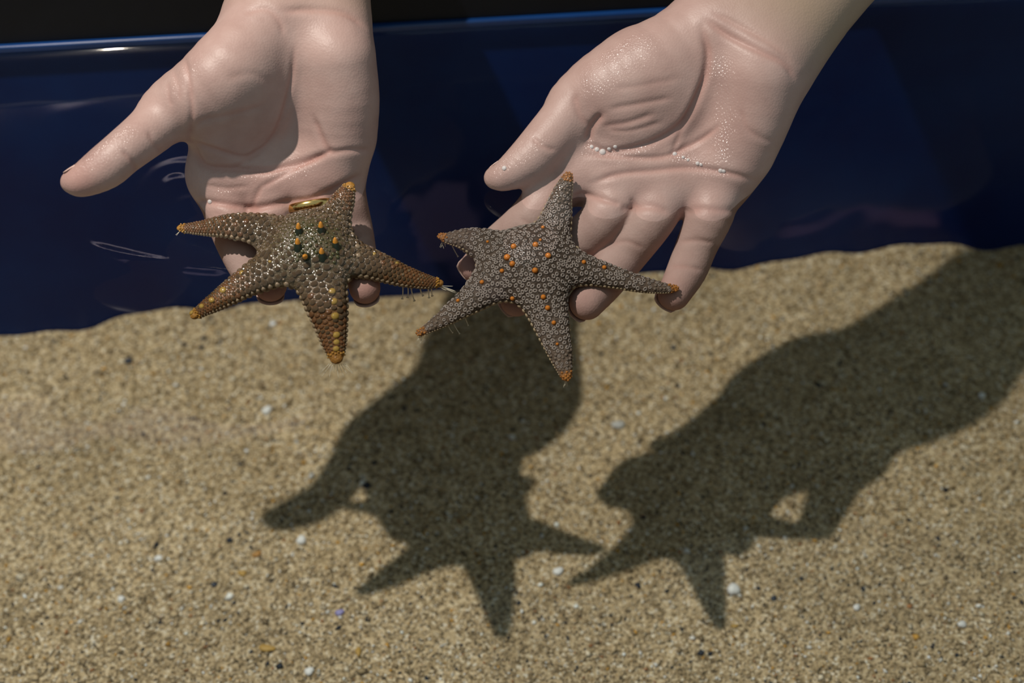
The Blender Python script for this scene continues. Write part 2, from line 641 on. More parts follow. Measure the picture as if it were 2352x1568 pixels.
def build_hand(name, fingers, thumb, palm, mounds, hollow, arm, creases, flush, film, h=.0008):
    """fingers: list of chains; every chain is [(p, r), ...]"""
    allp = [j for c in fingers + [thumb] + palm + mounds for j in c]
    wrist, elbow = arm[0][0][0], arm[0][-1][0]
    R = axis_frame(np.array([1.0, 0, 0]), elbow - wrist)
    o = wrist
    L = np.array([R @ (p - o) for p, r in allp])
    rr = np.array([r for p, r in allp])
    La = np.array([R @ (p - o) for c in arm for p, r in c])
    ra = np.array([r for c in arm for p, r in c])
    lo_ = np.minimum((L - rr[:, None]).min(0), (La - ra[:, None]).min(0)) - .004
    hi_ = np.maximum((L + rr[:, None]).max(0), (La + ra[:, None]).max(0)) + .004
    fld = Field(o, R, grid_axis(lo_[0], hi_[0], h), grid_axis(lo_[1], hi_[1], h, .035), grid_axis(lo_[2], hi_[2], h))
    G = fld.F
    for c in palm:
        fld.chain(G, c, .014)
    for c in arm:
        fld.chain(G, c, .022)
    for c in mounds:
        fld.chain(G, c, .017)
    # hollow of the palm: smooth subtraction
    for c in hollow:
        Hh = fld.new()
        fld.chain(Hh, c, .004)
        k = .020
        hh = np.maximum(k - np.abs(G + Hh), 0) / k
        fld.F = np.maximum(G, -Hh) + hh * hh * k * .25
        G = fld.F
    FG = fld.new()
    for c in fingers:
        fld.chain(FG, c, .0022, sub=4)
    G = smin(G, FG, .0045)
    fld.F = G
    TG = fld.new()
    fld.chain(TG, thumb, .004, sub=4)
    fld.F = smin(G, TG, .009)
    V, Q = fld.surface()
    V = smooth_mesh(V, Q, 3)
    N = vnormals(V, Q)
    px = project(V)
    toc = C0 - V
    toc /= np.linalg.norm(toc, axis=1)[:, None]
    facing = np.clip((N * toc).sum(1) * 3, 0, 1)
    disp = np.zeros(len(V))
    red = np.zeros(len(V))
    for line, w, dep in creases:
        w, dep = w * 1.15, dep * .72
        d, t = polydist(px, spline(line, 6) if len(line) > 2 else line)
        fade = np.clip(np.minimum(t, 1 - t) * 6 + .25, 0, 1)
        g = np.exp(-(d / w) ** 2)
        g2 = np.exp(-((d - 2.2 * w) / (1.5 * w)) ** 2)
        disp += facing * fade * dep * (-g + .14 * g2)
        red += facing * fade * g * min(1, dep / .0012) * .40
    V = V + N * disp[:, None]
    V = smooth_mesh(V, Q, 1, .3)
    for (x, y, z, r, k) in flush:
        d = np.linalg.norm(V - at(x, y, z), axis=1)
        red += k * np.exp(-(d / r) ** 2)
    yl = np.clip(((V - o) @ R[1] + .010) / .03, 0, 1)
    wet = np.zeros(len(V))
    for line, w, k in film:
        d, t = polydist(px, line)
        wet = np.maximum(wet, k * np.exp(-(d / w) ** 2) * facing)
    ob = mesh_obj(name, V, Q, M_SKIN, origin=o)
    ca = ob.data.color_attributes.new('flush', 'FLOAT_COLOR', 'POINT')
    ca.data.foreach_set('color', np.stack([np.clip(red, 0, .9), yl, wet, np.ones(len(V))], 1).astype(np.float32).ravel())
    return ob, V, Q


def nail(hand, tip, prev, r, back, parent_origin):
    """a curved plate on the back of a fingertip"""
    tip, prev, back = map(np.array, (tip, prev, back))
    t = tip - prev
    t /= np.linalg.norm(t)
    back = back - t * (back @ t)
    back /= np.linalg.norm(back)
    s = np.cross(t, back)
    V, F = [], []
    nu, nv = 9, 7
    for lay in (1.0, .955):
        for j in range(nv):
            a = -.75 + 1.45 * j / (nv - 1)
            wj = .95 * math.sqrt(max(.05, 1 - max(0, (abs(a + .05) - .45) / .45) ** 2 * .75))
            for i in range(nu):
                q = (i / (nu - 1) - .5) * 2 * wj
                V.append(tip + t * (a * r * .95 + .05 * r) + (back * math.cos(q) + s * math.sin(q)) * r * lay * (1.045 - .10 * max(0, a) ** 2))
    n = nu * nv
    for j in range(nv - 1):
        for i in range(nu - 1):
            k = j * nu + i
            F.append((k, k + 1, k + nu + 1, k + nu))
            F.append((n + k, n + k + nu, n + k + nu + 1, n + k + 1))
    edge = [i for i in range(nu)] + [j * nu + nu - 1 for j in range(1, nv)] + [(nv - 1) * nu + i for i in range(nu - 2, -1, -1)] + [j * nu for j in range(nv - 2, 0, -1)]
    for a, b_ in zip(edge, edge[1:] + edge[:1]):
        F.append((a, n + a, n + b_, b_))
    return mesh_obj('fingernail', V, F, M_NAIL, parent=hand, origin=parent_origin)


# ------------------------------------------------------------------ left hand of the picture
def ext(p, d, L):
    d = np.array(d, float)
    return np.array(p) + d / np.linalg.norm(d) * L


A_index = [pr(512, 398, .000, 62), pr(520, 470, -.003, 57), pr(540, 535, -.010, 53), pr(558, 585, -.012, 48), pr(575, 630, -.015, 40)]
A_middle = [pr(605, 405, .000, 58), pr(618, 475, -.004, 56), pr(622, 545, -.0135, 52), pr(622, 602, -.0155, 45), pr(621, 655, -.0145, 38)]
A_ring = [pr(695, 402, .001, 56), pr(715, 472, -.004, 53), pr(728, 545, -.0145, 50), pr(736, 600, -.0165, 45), pr(742, 645, -.018, 38)]
A_pinky = [pr(778, 385, .003, 56), pr(795, 460, -.005, 48), pr(812, 530, -.017, 45), pr(824, 592, -.017, 42), pr(838, 662, -.0135, 36)]
A_thumb = [pr(500, 200, .047, 78), pr(398, 245, .046, 66), pr(350, 295, .045, 57), pr(282, 350, .046, 51), pr(240, 385, .043, 50), pr(190, 414, .040, 38), pr(166, 418, .039, 27)]
A_palm = [
    [pr(605, 60, .060, 66), pr(545, 240, .033, 66), pr(505, 385, .006, 64)],
    [pr(660, 60, .060, 60), pr(625, 240, .030, 60), pr(602, 400, .002, 60)],
    [pr(720, 60, .060, 60), pr(705, 240, .030, 60), pr(695, 395, .002, 58)],
    [pr(772, 75, .060, 64), pr(780, 230, .034, 64), pr(780, 375, .006, 58)],
]
A_mounds = [
    [pr(610, 70, .066, 84), pr(530, 165, .060, 98), pr(455, 225, .053, 80)],
    [pr(565, 230, .042, 82), pr(510, 290, .031, 70)],
    [pr(780, 140, .057, 74), pr(791, 225, .041, 72), pr(792, 310, .024, 63)],
    [pr(500, 420, .004, 54), pr(600, 425, .004, 52), pr(690, 418, .005, 50), pr(755, 402, .007, 46)],
]
A_hollow = [[pr(690, 190, .086, 55), pr(668, 300, .058, 82), pr(620, 345, .046, 55)]]
wA = pr(692, 30, .060, 1)[0]
A_arm = []
dirA = np.array([.10, .80, .52])
for off, r0, r1 in ((-.0150, .0190, .028), (0, .0205, .032), (.0112, .0184, .028)):
    s = np.array([off, 0, 0])
    A_arm.append([(wA + s, r0), (ext(wA + s, dirA, .05), r0 * 1.04), (ext(wA + s * 1.2, dirA, .13), (r0 + r1) / 2), (ext(wA + s * 1.3, dirA, .26), r1)])
A_creases = [
    ([(676, 112), (668, 190), (640, 290), (600, 345), (540, 385)], 5, .0011),         # line of life
    ([(440, 325), (500, 345), (560, 360), (600, 340)], 5, .0013),
    ([(440, 325), (470, 380), (540, 388), (620, 390), (700, 370), (760, 350)], 7, .0018),
    ([(436, 318), (460, 280), (540, 262), (610, 240)], 6, .0007),
    ([(720, 270), (745, 330), (760, 352)], 6, .0011),
    ([(760, 352), (800, 345), (850, 345)], 6, .0011),
    ([(600, 430), (640, 408), (700, 375), (762, 345)], 5, .0009),
    ([(425, 135), (436, 200), (441, 270), (436, 320)], 5, .0010),                     # thumb base fold
    ([(398, 165), (410, 200), (412, 230)], 4, .0004),
    ([(385, 190), (388, 225), (393, 245)], 4, .0005),
    ([(280, 345), (305, 372), (322, 402)], 5, .0010),                                 # thumb joint
    ([(340, 302), (355, 330), (375, 350)], 5, .0007),
    ([(452, 462), (500, 466), (560, 476)], 6, .0014),                                 # finger roots
    ([(560, 476), (585, 478), (640, 468), (672, 462)], 7, .0018),
    ([(672, 462), (720, 455), (780, 428), (828, 402)], 6, .0015),
    ([(600, 428), (585, 460), (580, 478)], 5, .0008),
    ([(470, 425), (520, 432), (570, 428)], 5, .0005),
    ([(560, 30), (610, 20), (640, 45), (652, 80)], 6, .0007),                         # wrist
    ([(650, 25), (720, 22), (790, 30), (838, 60)], 7, .0012),
    ([(520, 180), (580, 170), (640, 200)], 8, .0003),
]
A_flush = [(178, 430, .045, .014, .45), (620, 672, -.012, .012, .5), (838, 670, -.012, .012, .6), (560, 440, .01, .02, .25), (720, 430, .01, .02, .2)]
A_film = [([(200, 360), (280, 310)], 26, .8), ([(470, 410), (560, 425)], 30, .7), ([(400, 190), (430, 150)], 30, .35), ([(560, 395), (700, 385)], 25, .5)]
handA, VA, QA = build_hand('hand', [A_index, A_middle, A_ring, A_pinky], A_thumb, A_palm, A_mounds, A_hollow, A_arm, A_creases, A_flush, A_film)
tag(handA, 'open palm-up hand wearing a gold ring, thumb stuck out, under the brown spined starfish', 'hand')
dn = -(C0 - wA) / np.linalg.norm(C0 - wA)
orgA = np.array(handA.location)
for c, bk in ((A_index, dn), (A_middle, dn), (A_ring, dn), (A_pinky, dn)):
    nail(handA, c[-1][0], c[-2][0], c[-1][1], bk, orgA)
nail(handA, A_thumb[-2][0], A_thumb[-3][0], A_thumb[-2][1] * 1.0, dn * .45 + UP * .9 - RT * .3, orgA)

# ------------------------------------------------------------------ right hand of the picture
B_index = [pr(1338, 395, .000, 60), pr(1276, 440, -.003, 52), pr(1205, 515, -.013, 50), pr(1140, 568, -.026, 45), pr(1092, 612, -.028, 36)]
B_middle = [pr(1425, 432, -.004, 58), pr(1394, 492, -.007, 52), pr(1310, 575, -.024, 51), pr(1245, 640, -.031, 46), pr(1186, 690, -.031, 37)]
B_ring = [pr(1528, 440, -.005, 58), pr(1498, 502, -.008, 54), pr(1433, 585, -.024, 52), pr(1385, 645, -.027, 50), pr(1348, 694, -.025, 41)]
B_pinky = [pr(1640, 425, -.003, 60), pr(1632, 488, -.006, 55), pr(1602, 560, -.018, 48), pr(1578, 620, -.025, 46), pr(1548, 675, -.027, 38)]
B_thumb = [pr(1450, 165, .038, 85), pr(1335, 228, .030, 68), pr(1297, 275, .025, 59), pr(1257, 322, .020, 56), pr(1215, 366, .015, 51), pr(1162, 402, .010, 36), pr(1138, 408, .008, 27)]
B_palm = [
    [pr(1650, 70, .052, 68), pr(1480, 235, .024, 66), pr(1345, 385, .002, 62)],
    [pr(1690, 95, .050, 62), pr(1550, 270, .020, 60), pr(1425, 425, -.002, 58)],
    [pr(1725, 120, .048, 62), pr(1620, 280, .019, 60), pr(1530, 430, -.002, 58)],
    [pr(1758, 148, .047, 68), pr(1710, 290, .022, 66), pr(1650, 415, .000, 62)],
]
B_mounds = [
    [pr(1580, 100, .050, 80), pr(1490, 158, .043, 102), pr(1405, 205, .036, 86)],
    [pr(1530, 215, .031, 88), pr(1455, 270, .022, 72)],
    [pr(1745, 185, .046, 74), pr(1732, 270, .030, 72), pr(1705, 345, .014, 66)],
    [pr(1345, 400, -.002, 54), pr(1440, 420, -.003, 52), pr(1540, 424, -.003, 52), pr(1640, 415, -.002, 54)],
]
B_hollow = [[pr(1640, 190, .076, 45), pr(1590, 310, .054, 62), pr(1500, 370, .040, 45)]]
wB = pr(1722, 88, .050, 1)[0]
dirB = np.array([.60, .62, .46])
sB = np.cross(dirB, C0 - wB)
sB /= np.linalg.norm(sB)
B_arm = []
for off, r0, r1 in ((-.0165, .0195, .029), (0, .021, .033), (.0165, .0195, .029)):
    s = sB * off
    B_arm.append([(wB + s, r0), (ext(wB + s, dirB, .05), r0 * 1.04), (ext(wB + s * 1.2, dirB, .13), (r0 + r1) / 2), (ext(wB + s * 1.3, dirB, .27), r1)])
B_creases = [
    ([(1612, 62), (1626, 130), (1606, 215), (1565, 285), (1490, 330), (1400, 348), (1345, 330)], 7, .0022),   # line of life
    ([(1630, 160), (1590, 240), (1560, 310), (1548, 352), (1590, 320)], 5, .0007),
    ([(1345, 355), (1430, 360), (1500, 362), (1548, 352), (1610, 320), (1650, 290)], 5, .0012),
    ([(1360, 420), (1420, 400), (1500, 392), (1580, 385), (1660, 395), (1740, 416)], 6, .0013),
    ([(1350, 325), (1360, 290), (1382, 262)], 7, .0026),                              # deep thumb fold
    ([(1318, 215), (1330, 260), (1352, 290)], 6, .0010),
    ([(1385, 290), (1440, 282), (1500, 262)], 6, .0009),
    ([(1400, 250), (1470, 238), (1540, 225)], 6, .0007),
    ([(1410, 205), (1480, 195), (1560, 180)], 7, .0004),
    ([(1395, 300), (1450, 300), (1520, 280)], 5, .0006),
    ([(1222, 315), (1245, 335), (1275, 345)], 5, .0008),                              # thumb joint
    ([(1318, 455), (1340, 446), (1400, 462), (1425, 470)], 6, .0012),                 # finger roots
    ([(1425, 480), (1450, 478), (1500, 475), (1540, 490)], 8, .0011),
    ([(1575, 493), (1600, 480), (1650, 482), (1695, 485)], 8, .0010),
    ([(1450, 455), (1456, 470), (1450, 485)], 5, .0010),
    ([(1400, 560), (1440, 555), (1475, 570)], 5, .0006),
    ([(1560, 555), (1600, 552), (1640, 558)], 5, .0007),
    ([(1540, 612), (1575, 612), (1612, 620)], 5, .0007),
    ([(1195, 500), (1220, 520), (1240, 545)], 5, .0006),
    ([(1330, 575), (1365, 590), (1385, 610)], 5, .0005),
    ([(1622, 45), (1670, 80), (1740, 115), (1800, 145), (1828, 185)], 7, .0014),      # wrist
    ([(1640, 30), (1700, 60), (1770, 100), (1830, 150)], 6, .0008),
    ([(1700, 250), (1720, 300), (1780, 330)], 6, .0005),
]
B_flush = [(1140, 420, .03, .014, .3), (1345, 705, -.03, .014, .6), (1545, 690, -.03, .012, .5), (1090, 615, -.025, .012, .4), (1190, 700, -.03, .012, .4), (1640, 300, .03, .03, .18)]
B_film = [([(1370, 190), (1420, 140), (1470, 110)], 28, 1.0), ([(1655, 150), (1668, 240), (1665, 385)], 22, 1.0), ([(1340, 330), (1420, 345), (1480, 335)], 22, .9), ([(1548, 352), (1655, 392)], 18, .8), ([(1130, 400), (1230, 340)], 30, .35)]
handB, VB, QB = build_hand('hand', [B_index, B_middle, B_ring, B_pinky], B_thumb, B_palm, B_mounds, B_hollow, B_arm, B_creases, B_flush, B_film)
tag(handB, 'wet open hand with spread little finger, reaching in from the upper right', 'hand')
for c in (B_index, B_middle, B_ring, B_pinky):
    nail(handB, c[-1][0], c[-2][0], c[-1][1], dn, np.array(handB.location))
nail(handB, B_thumb[-2][0], B_thumb[-3][0], B_thumb[-2][1], dn * .9 + UP * .35 - RT * .2, np.array(handB.location))

# gold ring on the ring finger
M_GOLD = mat_plain('gold', (.83, .55, .20), .18, metal=1, vary=.05)
p0, r0 = A_ring[1]
p1 = A_ring[2][0]
ax = (p1 - p0) / np.linalg.norm(p1 - p0)
ctr = p0 + ax * .0004
u_ = np.cross(ax, [0, 0, 1.0])
u_ /= np.linalg.norm(u_)
w_ = np.cross(ax, u_)
V, F = [], []
prof = [(-.0021, 0), (-.0017, .0007), (0, .0010), (.0017, .0007), (.0021, 0), (.0016, -.0008), (-.0016, -.0008)]
NS = 48
for i in range(NS):
    q = 2 * math.pi * i / NS
    e = u_ * math.cos(q) + w_ * math.sin(q)
    for s, d in prof:
        V.append(ctr + e * (r0 * 1.07 + d) + ax * s)
k = len(prof)
for i in range(NS):
    for j in range(k):
        F.append((i * k + j, ((i + 1) % NS) * k + j, ((i + 1) % NS) * k + (j + 1) % k, i * k + (j + 1) % k))
ring = mesh_obj('gold_ring', V, F, M_GOLD, origin=ctr)
tag(ring, 'plain polished gold band worn at the root of a finger', 'ring')


# ------------------------------------------------------------------ starfish
def star_material(name, stops, scale, tip_col, center_col=None, red=None):
    m, nt, b = material(name)
    co = coords(nt)
    n1 = nd(nt, 'ShaderNodeTexNoise', inp={'Scale': scale, 'Detail': 4, 'Roughness': .65})
    nt.links.new(co, n1.inputs['Vector'])
    r = ramp(nt, n1.outputs[0], stops)
    a = nd(nt, 'ShaderNodeVertexColor', layer_name='zone')
    s = nd(nt, 'ShaderNodeSeparateColor')
    nt.links.new(a.outputs[0], s.inputs[0])
    c = r.outputs[0]
    if red:
        c = mix(nt, s.outputs[1], c, red)
    if center_col:
        c = mix(nt, s.outputs[2], c, center_col)
    c = mix(nt, s.outputs[0], c, tip_col)
    nt.links.new(c, b.inputs['Base Color'])
    v = nd(nt, 'ShaderNodeTexVoronoi', inp={'Scale': 900})
    nt.links.new(co, v.inputs['Vector'])
    bp = nd(nt, 'ShaderNodeBump', inp={'Strength': .6, 'Distance': .0006})
    nt.links.new(v.outputs['Distance'], bp.inputs['Height'])
    nt.links.new(bp.outputs[0], b.inputs['Normal'])
    wet_gloss(nt, b)
    return m


def wet_gloss(nt, b, rough=.24):
    aw = above_water(nt, -.0015, .0025)
    ms = nd(nt, 'ShaderNodeMath', operation='MULTIPLY', inp={1: .52})
    nt.links.new(aw, ms.inputs[0])
    ma = nd(nt, 'ShaderNodeMath', operation='ADD', inp={1: .05})
    nt.links.new(ms.outputs[0], ma.inputs[0])
    nt.links.new(ma.outputs[0], b.inputs['Specular IOR Level'])
    b.inputs['Roughness'].default_value = rough


def mat_knob(name, col, vary=.15):
    m = mat_plain(name, col, .3, vary=vary, scale=500)
    wet_gloss(m.node_tree, m.node_tree.nodes['Principled BSDF'])
    return m


def star_body(center, arms, disc, flat, mat, nrm, k=.010, h=.0006):
    cp, cr = pr(*center, disc)
    n = np.array(nrm, float)
    n /= np.linalg.norm(n)
    x = np.array([1.0, 0, 0])
    x = x - n * (x @ n)
    x /= np.linalg.norm(x)
    R = np.stack([x, np.cross(n, x), n])
    J = [[(cp, cr * .62)] + [pr(*j) for j in a] for a in arms]
    pts = np.array([R @ (p - cp) for a in J for p, r in a])
    rr = np.array([r for a in J for p, r in a])[:, None]
    lo_, hi_ = (pts - rr).min(0) - .004, (pts + rr).max(0) + .004
    fld = Field(cp, R, grid_axis(lo_[0], hi_[0], h), grid_axis(lo_[1], hi_[1], h), grid_axis(lo_[2], hi_[2], h), scale=(1, 1, flat))
    fld.chain(fld.F, [(cp, cr * .72), (cp + R[0] * 1e-5, cr * .72)], .004)
    for a in J:
        fld.chain(fld.F, a, k, sub=4)
    V, Q = fld.surface()
    V = smooth_mesh(V, Q, 2)
    return V, Q, R, cp, J


def zone_attr(ob, V, J, cp, tip_frac, red_from, cen_r):
    tip = np.zeros(len(V))
    redv = np.zeros(len(V))
    for a in J:
        pts = spline([p for p, r in a], 5)
        seg = np.linalg.norm(np.diff(pts, axis=0), axis=1)
        s = np.concatenate([[0], np.cumsum(seg)])
        s /= s[-1]
        d = np.linalg.norm(V[:, None, :] - pts[None, ::2], axis=2)
        j = d.argmin(1)
        near = d.min(1) < .02
        t = s[::2][j]
        tip = np.maximum(tip, np.clip((t - tip_frac) / .05, 0, 1) * near)
        redv = np.maximum(redv, np.clip((t - red_from) / .35, 0, 1) * near)
    cen = np.exp(-(np.linalg.norm(V - cp, axis=1) / cen_r) ** 2)
    ca = ob.data.color_attributes.new('zone', 'FLOAT_COLOR', 'POINT')
    ca.data.foreach_set('color', np.stack([tip, redv, cen, np.ones(len(V))], 1).astype(np.float32).ravel())


def dome_mesh(name, mat, seg=8, rings=3, hgt=1.0):
    V, F = [], []
    for j in range(rings):
        t = (math.pi / 2) * j / rings
        for i in range(seg):
            q = 2 * math.pi * i / seg
            V.append((math.cos(t) * math.cos(q), math.cos(t) * math.sin(q), hgt * math.sin(t)))
    V.append((0, 0, hgt))
    base = len(V)
    for i in range(seg):
        q = 2 * math.pi * i / seg
        V.append((math.cos(q) * .9, math.sin(q) * .9, -.6))
    for j in range(rings - 1):
        for i in range(seg):
            F.append((j * seg + i, j * seg + (i + 1) % seg, (j + 1) * seg + (i + 1) % seg, (j + 1) * seg + i))
    for i in range(seg):
        F.append(((rings - 1) * seg + i, (rings - 1) * seg + (i + 1) % seg, base - 1))
        F.append((base + i, base + (i + 1) % seg, (i + 1) % seg, i))
    me = bpy.data.meshes.new(name)
    me.from_pydata(V, [], F)
    me.polygons.foreach_set('use_smooth', [True] * len(F))
    me.materials.append(mat)
    return me


def ring_mesh(name, mat, gap=.0):
    V, F = [], []
    ns, nk = 10, 4
    for i in range(ns):
        q = 2 * math.pi * i / ns
        for j in range(nk):
            a = 2 * math.pi * j / nk
            rr = .62 + .36 * math.cos(a)
            V.append((rr * math.cos(q), rr * math.sin(q), .10 + .30 * math.sin(a)))
    for i in range(ns):
        for j in range(nk):
            F.append((i * nk + j, ((i + 1) % ns) * nk + j, ((i + 1) % ns) * nk + (j + 1) % nk, i * nk + (j + 1) % nk))
    me = bpy.data.meshes.new(name)
    me.from_pydata(V, [], F)
    me.polygons.foreach_set('use_smooth', [True] * len(F))
    me.materials.append(mat)
    return me


def spine_meshes(mdark, mtip):
    def lathe(name, prof, mat):
        V, F = [], []
        sg = 12
        for r, z in prof:
            for i in range(sg):
                q = 2 * math.pi * i / sg
                V.append((r * math.cos(q), r * math.sin(q), z))
        for j in range(len(prof) - 1):
            for i in range(sg):
                F.append((j * sg + i, j * sg + (i + 1) % sg, (j + 1) * sg + (i + 1) % sg, (j + 1) * sg + i))
        F.append(tuple((len(prof) - 1) * sg + i for i in range(sg)))
        me = bpy.data.meshes.new(name)
        me.from_pydata(V, [], F)
        me.polygons.foreach_set('use_smooth', [True] * len(F))
        me.materials.append(mat)
        return me
    return (lathe('spine', [(1.05, -.6), (.88, .1), (.68, .7), (.52, 1.15), (.42, 1.5)], mdark),
            lathe('spine_tip', [(.56, 1.10), (.50, 1.4), (.36, 1.85), (.22, 2.15), (.06, 2.3)], mtip))


def frame_at(p, n, size, spin=0.0, sq=(1, 1, 1)):
    n = Vector(n).normalized()
    q = n.to_track_quat('Z', 'Y')
    M = Matrix.Translation(Vector(p)) @ q.to_matrix().to_4x4() @ Matrix.Rotation(spin, 4, 'Z') @ Matrix.Diagonal((size * sq[0], size * sq[1], size * sq[2], 1))
    return M


def join_stuff(name, items, parent, zone=None):
    """many small pieces (mesh, matrix) joined into one part"""
    mats = []
    Vs, Fs, mi = [], [], []
    n = 0
    for me, M in items:
        mat = me.materials[0]
        if mat not in mats:
            mats.append(mat)
        A = np.array(M)
        v = np.array([x.co[:] for x in me.vertices])
        Vs.append(v @ A[:3, :3].T + A[:3, 3])
        for f in me.polygons:
            Fs.append(tuple(i + n for i in f.vertices))
            mi.append(mats.index(mat))
        n += len(v)
    me = bpy.data.meshes.new(name)
    me.from_pydata(np.vstack(Vs).tolist(), [], Fs)
    for mt in mats:
        me.materials.append(mt)
    me.polygons.foreach_set('material_index', mi)
    me.polygons.foreach_set('use_smooth', [True] * len(Fs))
    o = bpy.data.objects.new(name, me)
    COL.objects.link(o)
    o.parent = parent
    o['kind'] = 'stuff'
    return o


def cast(bvh, px, py):
    d = FW * FPX + RT * (px - 1176) + UP * (784 - py)
    h = bvh.ray_cast(Vector(C0), Vector(d).normalized())
    return h[0], h[1]


M_FOOT = mat_plain('tube_foot', (.80, .70, .55), .3, scale=300)
M_FOOT.node_tree.nodes['Principled BSDF'].inputs['Alpha'].default_value = .75


def tube_foot(p, d, L, r, parent, cp, sucker=False):
    d = np.array(d, float)
    d /= np.linalg.norm(d)
    sd = rng.normal(0, .12, 3)
    pts = [p + d * L * t + sd * L * t * t for t in (0, .3, .6, .9, 1.0)]
    rd = [r, r * .8, r * .7, r * .7, r * (1.7 if sucker else .5)]
    V, F = tube(pts, rd, 6)
    return mesh_obj('tube_foot', V, F, M_FOOT, parent=parent, origin=cp)


# --- the left, brown starfish
A_arms = [
    [(635, 540, .003, 50), (590, 527, .006, 41), (528, 519, .008, 31), (470, 523, .005, 20), (432, 524, .004, 13), (414, 523, .004, 9)],
    [(750, 525, .006, 46), (776, 485, .010, 33), (790, 455, .014, 25), (803, 428, .018, 13)],
    [(795, 590, .000, 46), (865, 611, -.003, 36), (925, 633, -.006, 27), (975, 646, -.008, 19), (1010, 650, -.009, 10)],
    [(733, 635, -.001, 58), (748, 690, -.004, 49), (760, 745, -.008, 37), (768, 790, -.011, 27), (773, 822, -.013, 16)],
    [(632, 612, .001, 50), (572, 645, -.001, 38), (515, 681, -.003, 28), (470, 709, -.005, 18), (447, 724, -.006, 11)],
]
M_SA = star_material('brown_starfish_skin', [(.30, (.045, .027, .014)), (.48, (.105, .066, .036)), (.60, (.17, .115, .072)), (.74, (.34, .26, .20))], 420,
                     (.42, .20, .035), (.050, .046, .014), (.16, .068, .026))
VSA, QSA, RA, cA, JA = star_body((714, 562, .004), A_arms, 96, 1.55, M_SA, (0, -.10, 1))
starA = bpy.data.objects.new('starfish', None)
COL.objects.link(starA)
starA.location = cA
starA.empty_display_size = .02
tag(starA, 'brown knobbly starfish with green-black orange-tipped spines, on the hand with the ring', 'starfish')
bodyA = mesh_obj('body', VSA, QSA, M_SA, parent=starA, origin=cA)
zone_attr(bodyA, VSA, JA, cA, .96, .45, .020)
bvhA = BVHTree.FromPolygons([tuple(v) for v in VSA], QSA.tolist())

M_TUB_A = star_material('brown_tubercle', [(.3, (.048, .028, .014)), (.5, (.100, .062, .033)), (.7, (.19, .130, .080))], 260, (.45, .22, .04))
M_TUB_P = mat_knob('pale_tubercle', (.25, .175, .11), .3)
M_TUB_O = mat_knob('ochre_tip_tubercle', (.36, .18, .04))
M_YEL = mat_knob('yellow_knob', (.31, .19, .045))
M_GRN = mat_knob('green_black_spine', (.018, .024, .012))
M_ORT = mat_knob('orange_spine_tip', (.62, .24, .025))
tubA = dome_mesh('tubercle', M_TUB_A)
tubP = dome_mesh('edge_tubercle', M_TUB_P)
tubO = dome_mesh('tip_tubercle', M_TUB_O)
tubR = dome_mesh('red_tubercle', mat_knob('red_brown_tubercle', (.120, .055, .025), .35))


def arm_rows(J, R, bvh, spacing, angles, start=.12):
    """points and normals in rows along every arm"""
    out = []
    n = R[2]
    for ai, a in enumerate(J):
        pts = spline([np.append(p, r) for p, r in a], 12)
        s = np.concatenate([[0], np.cumsum(np.linalg.norm(np.diff(pts[:, :3], axis=0), axis=1))])
        Ltot = s[-1]
        pos = start * Ltot
        row = 0
        while pos < Ltot * .995:
            c = np.array([np.interp(pos, s, pts[:, i]) for i in range(4)])
            c2 = np.array([np.interp(min(pos + .001, Ltot), s, pts[:, i]) for i in range(3)]) - np.array([np.interp(max(pos - .001, 0), s, pts[:, i]) for i in range(3)])
            c2 /= np.linalg.norm(c2) + 1e-12
            lat = np.cross(n, c2)
            lat /= np.linalg.norm(lat)
            up = np.cross(c2, lat)
            step = spacing * np.clip(c[3] / .0085, .45, 1.05)
            for ki, an in enumerate(angles):
                q = math.radians(an)
                d = lat * math.sin(q) + up * math.cos(q) / 1.2
                d /= np.linalg.norm(d)
                off = (step * .5 if ki % 2 else 0)
                o_ = c[:3] + c2 * off
                h = bvh.ray_cast(Vector(o_ + d * .05), Vector(-d))
                if h[0] is not None and (np.array(h[0]) - o_) @ d > .0005 and np.dot(np.array(h[1]), d) > .2 and np.linalg.norm(np.array(h[0]) - o_) < 2.2 * c[3] + .004:
                    out.append((np.array(h[0]), np.array(h[1]), step, pos / Ltot, an, ai, c2))
            pos += step
            row += 1
    return out


def crowded(taken, p, st, k):
    if not taken:
        return False
    A = np.array([(*q, s2) for q, s2 in taken[-900:]])
    d = A[:, :3] - p
    return bool(((d * d).sum(1) < (k * (st + A[:, 3])) ** 2).any())


pieces = []
taken = []
M_OLV = mat_knob('olive_granule', (.060, .055, .018))
M_RGA = mat_knob('pale_speck', (.215, .16, .118), .3)
tubG = dome_mesh('olive_granule', M_OLV)
rngA = ring_mesh('speck', M_RGA)
for p, n, st, t, an, ai, tan in arm_rows(JA, RA, bvhA, .0031, (-112, -88, -66, -44, -22, 0, 22, 44, 66, 88, 112), .20):
    if crowded(taken, p, st, .36):
        continue
    taken.append((p, st))
    sz = st * .47 * random.uniform(.85, 1.12)
    if t > .962:
        me, sq = tubO, (.8, .8, 1.1)
    elif abs(an) >= 86:
        me, sq = tubP, (1.05, .95, .6)
    else:
        me, sq = (tubR if random.random() < (t - .42) * 1.5 else tubA), (1.18, .92, .55)
    if (ai == 4 or ai == 1) and t < .93 and abs(an) < 60:
        sz *= .85
    lat = np.cross(n, tan)
    q = Vector(n).to_track_quat('Z', 'Y').to_matrix().to_4x4()
    loc = q.inverted() @ Vector(lat)
    M = Matrix.Translation(Vector(p - cA)) @ q @ Matrix.Rotation(math.atan2(loc.y, loc.x), 4, 'Z') @ Matrix.Diagonal((sz * sq[0], sz * sq[1], sz * sq[2], 1))
    vis = np.dot(n, (C0 - p) / np.linalg.norm(C0 - p))
    pieces.append((vis * sz, me, M))
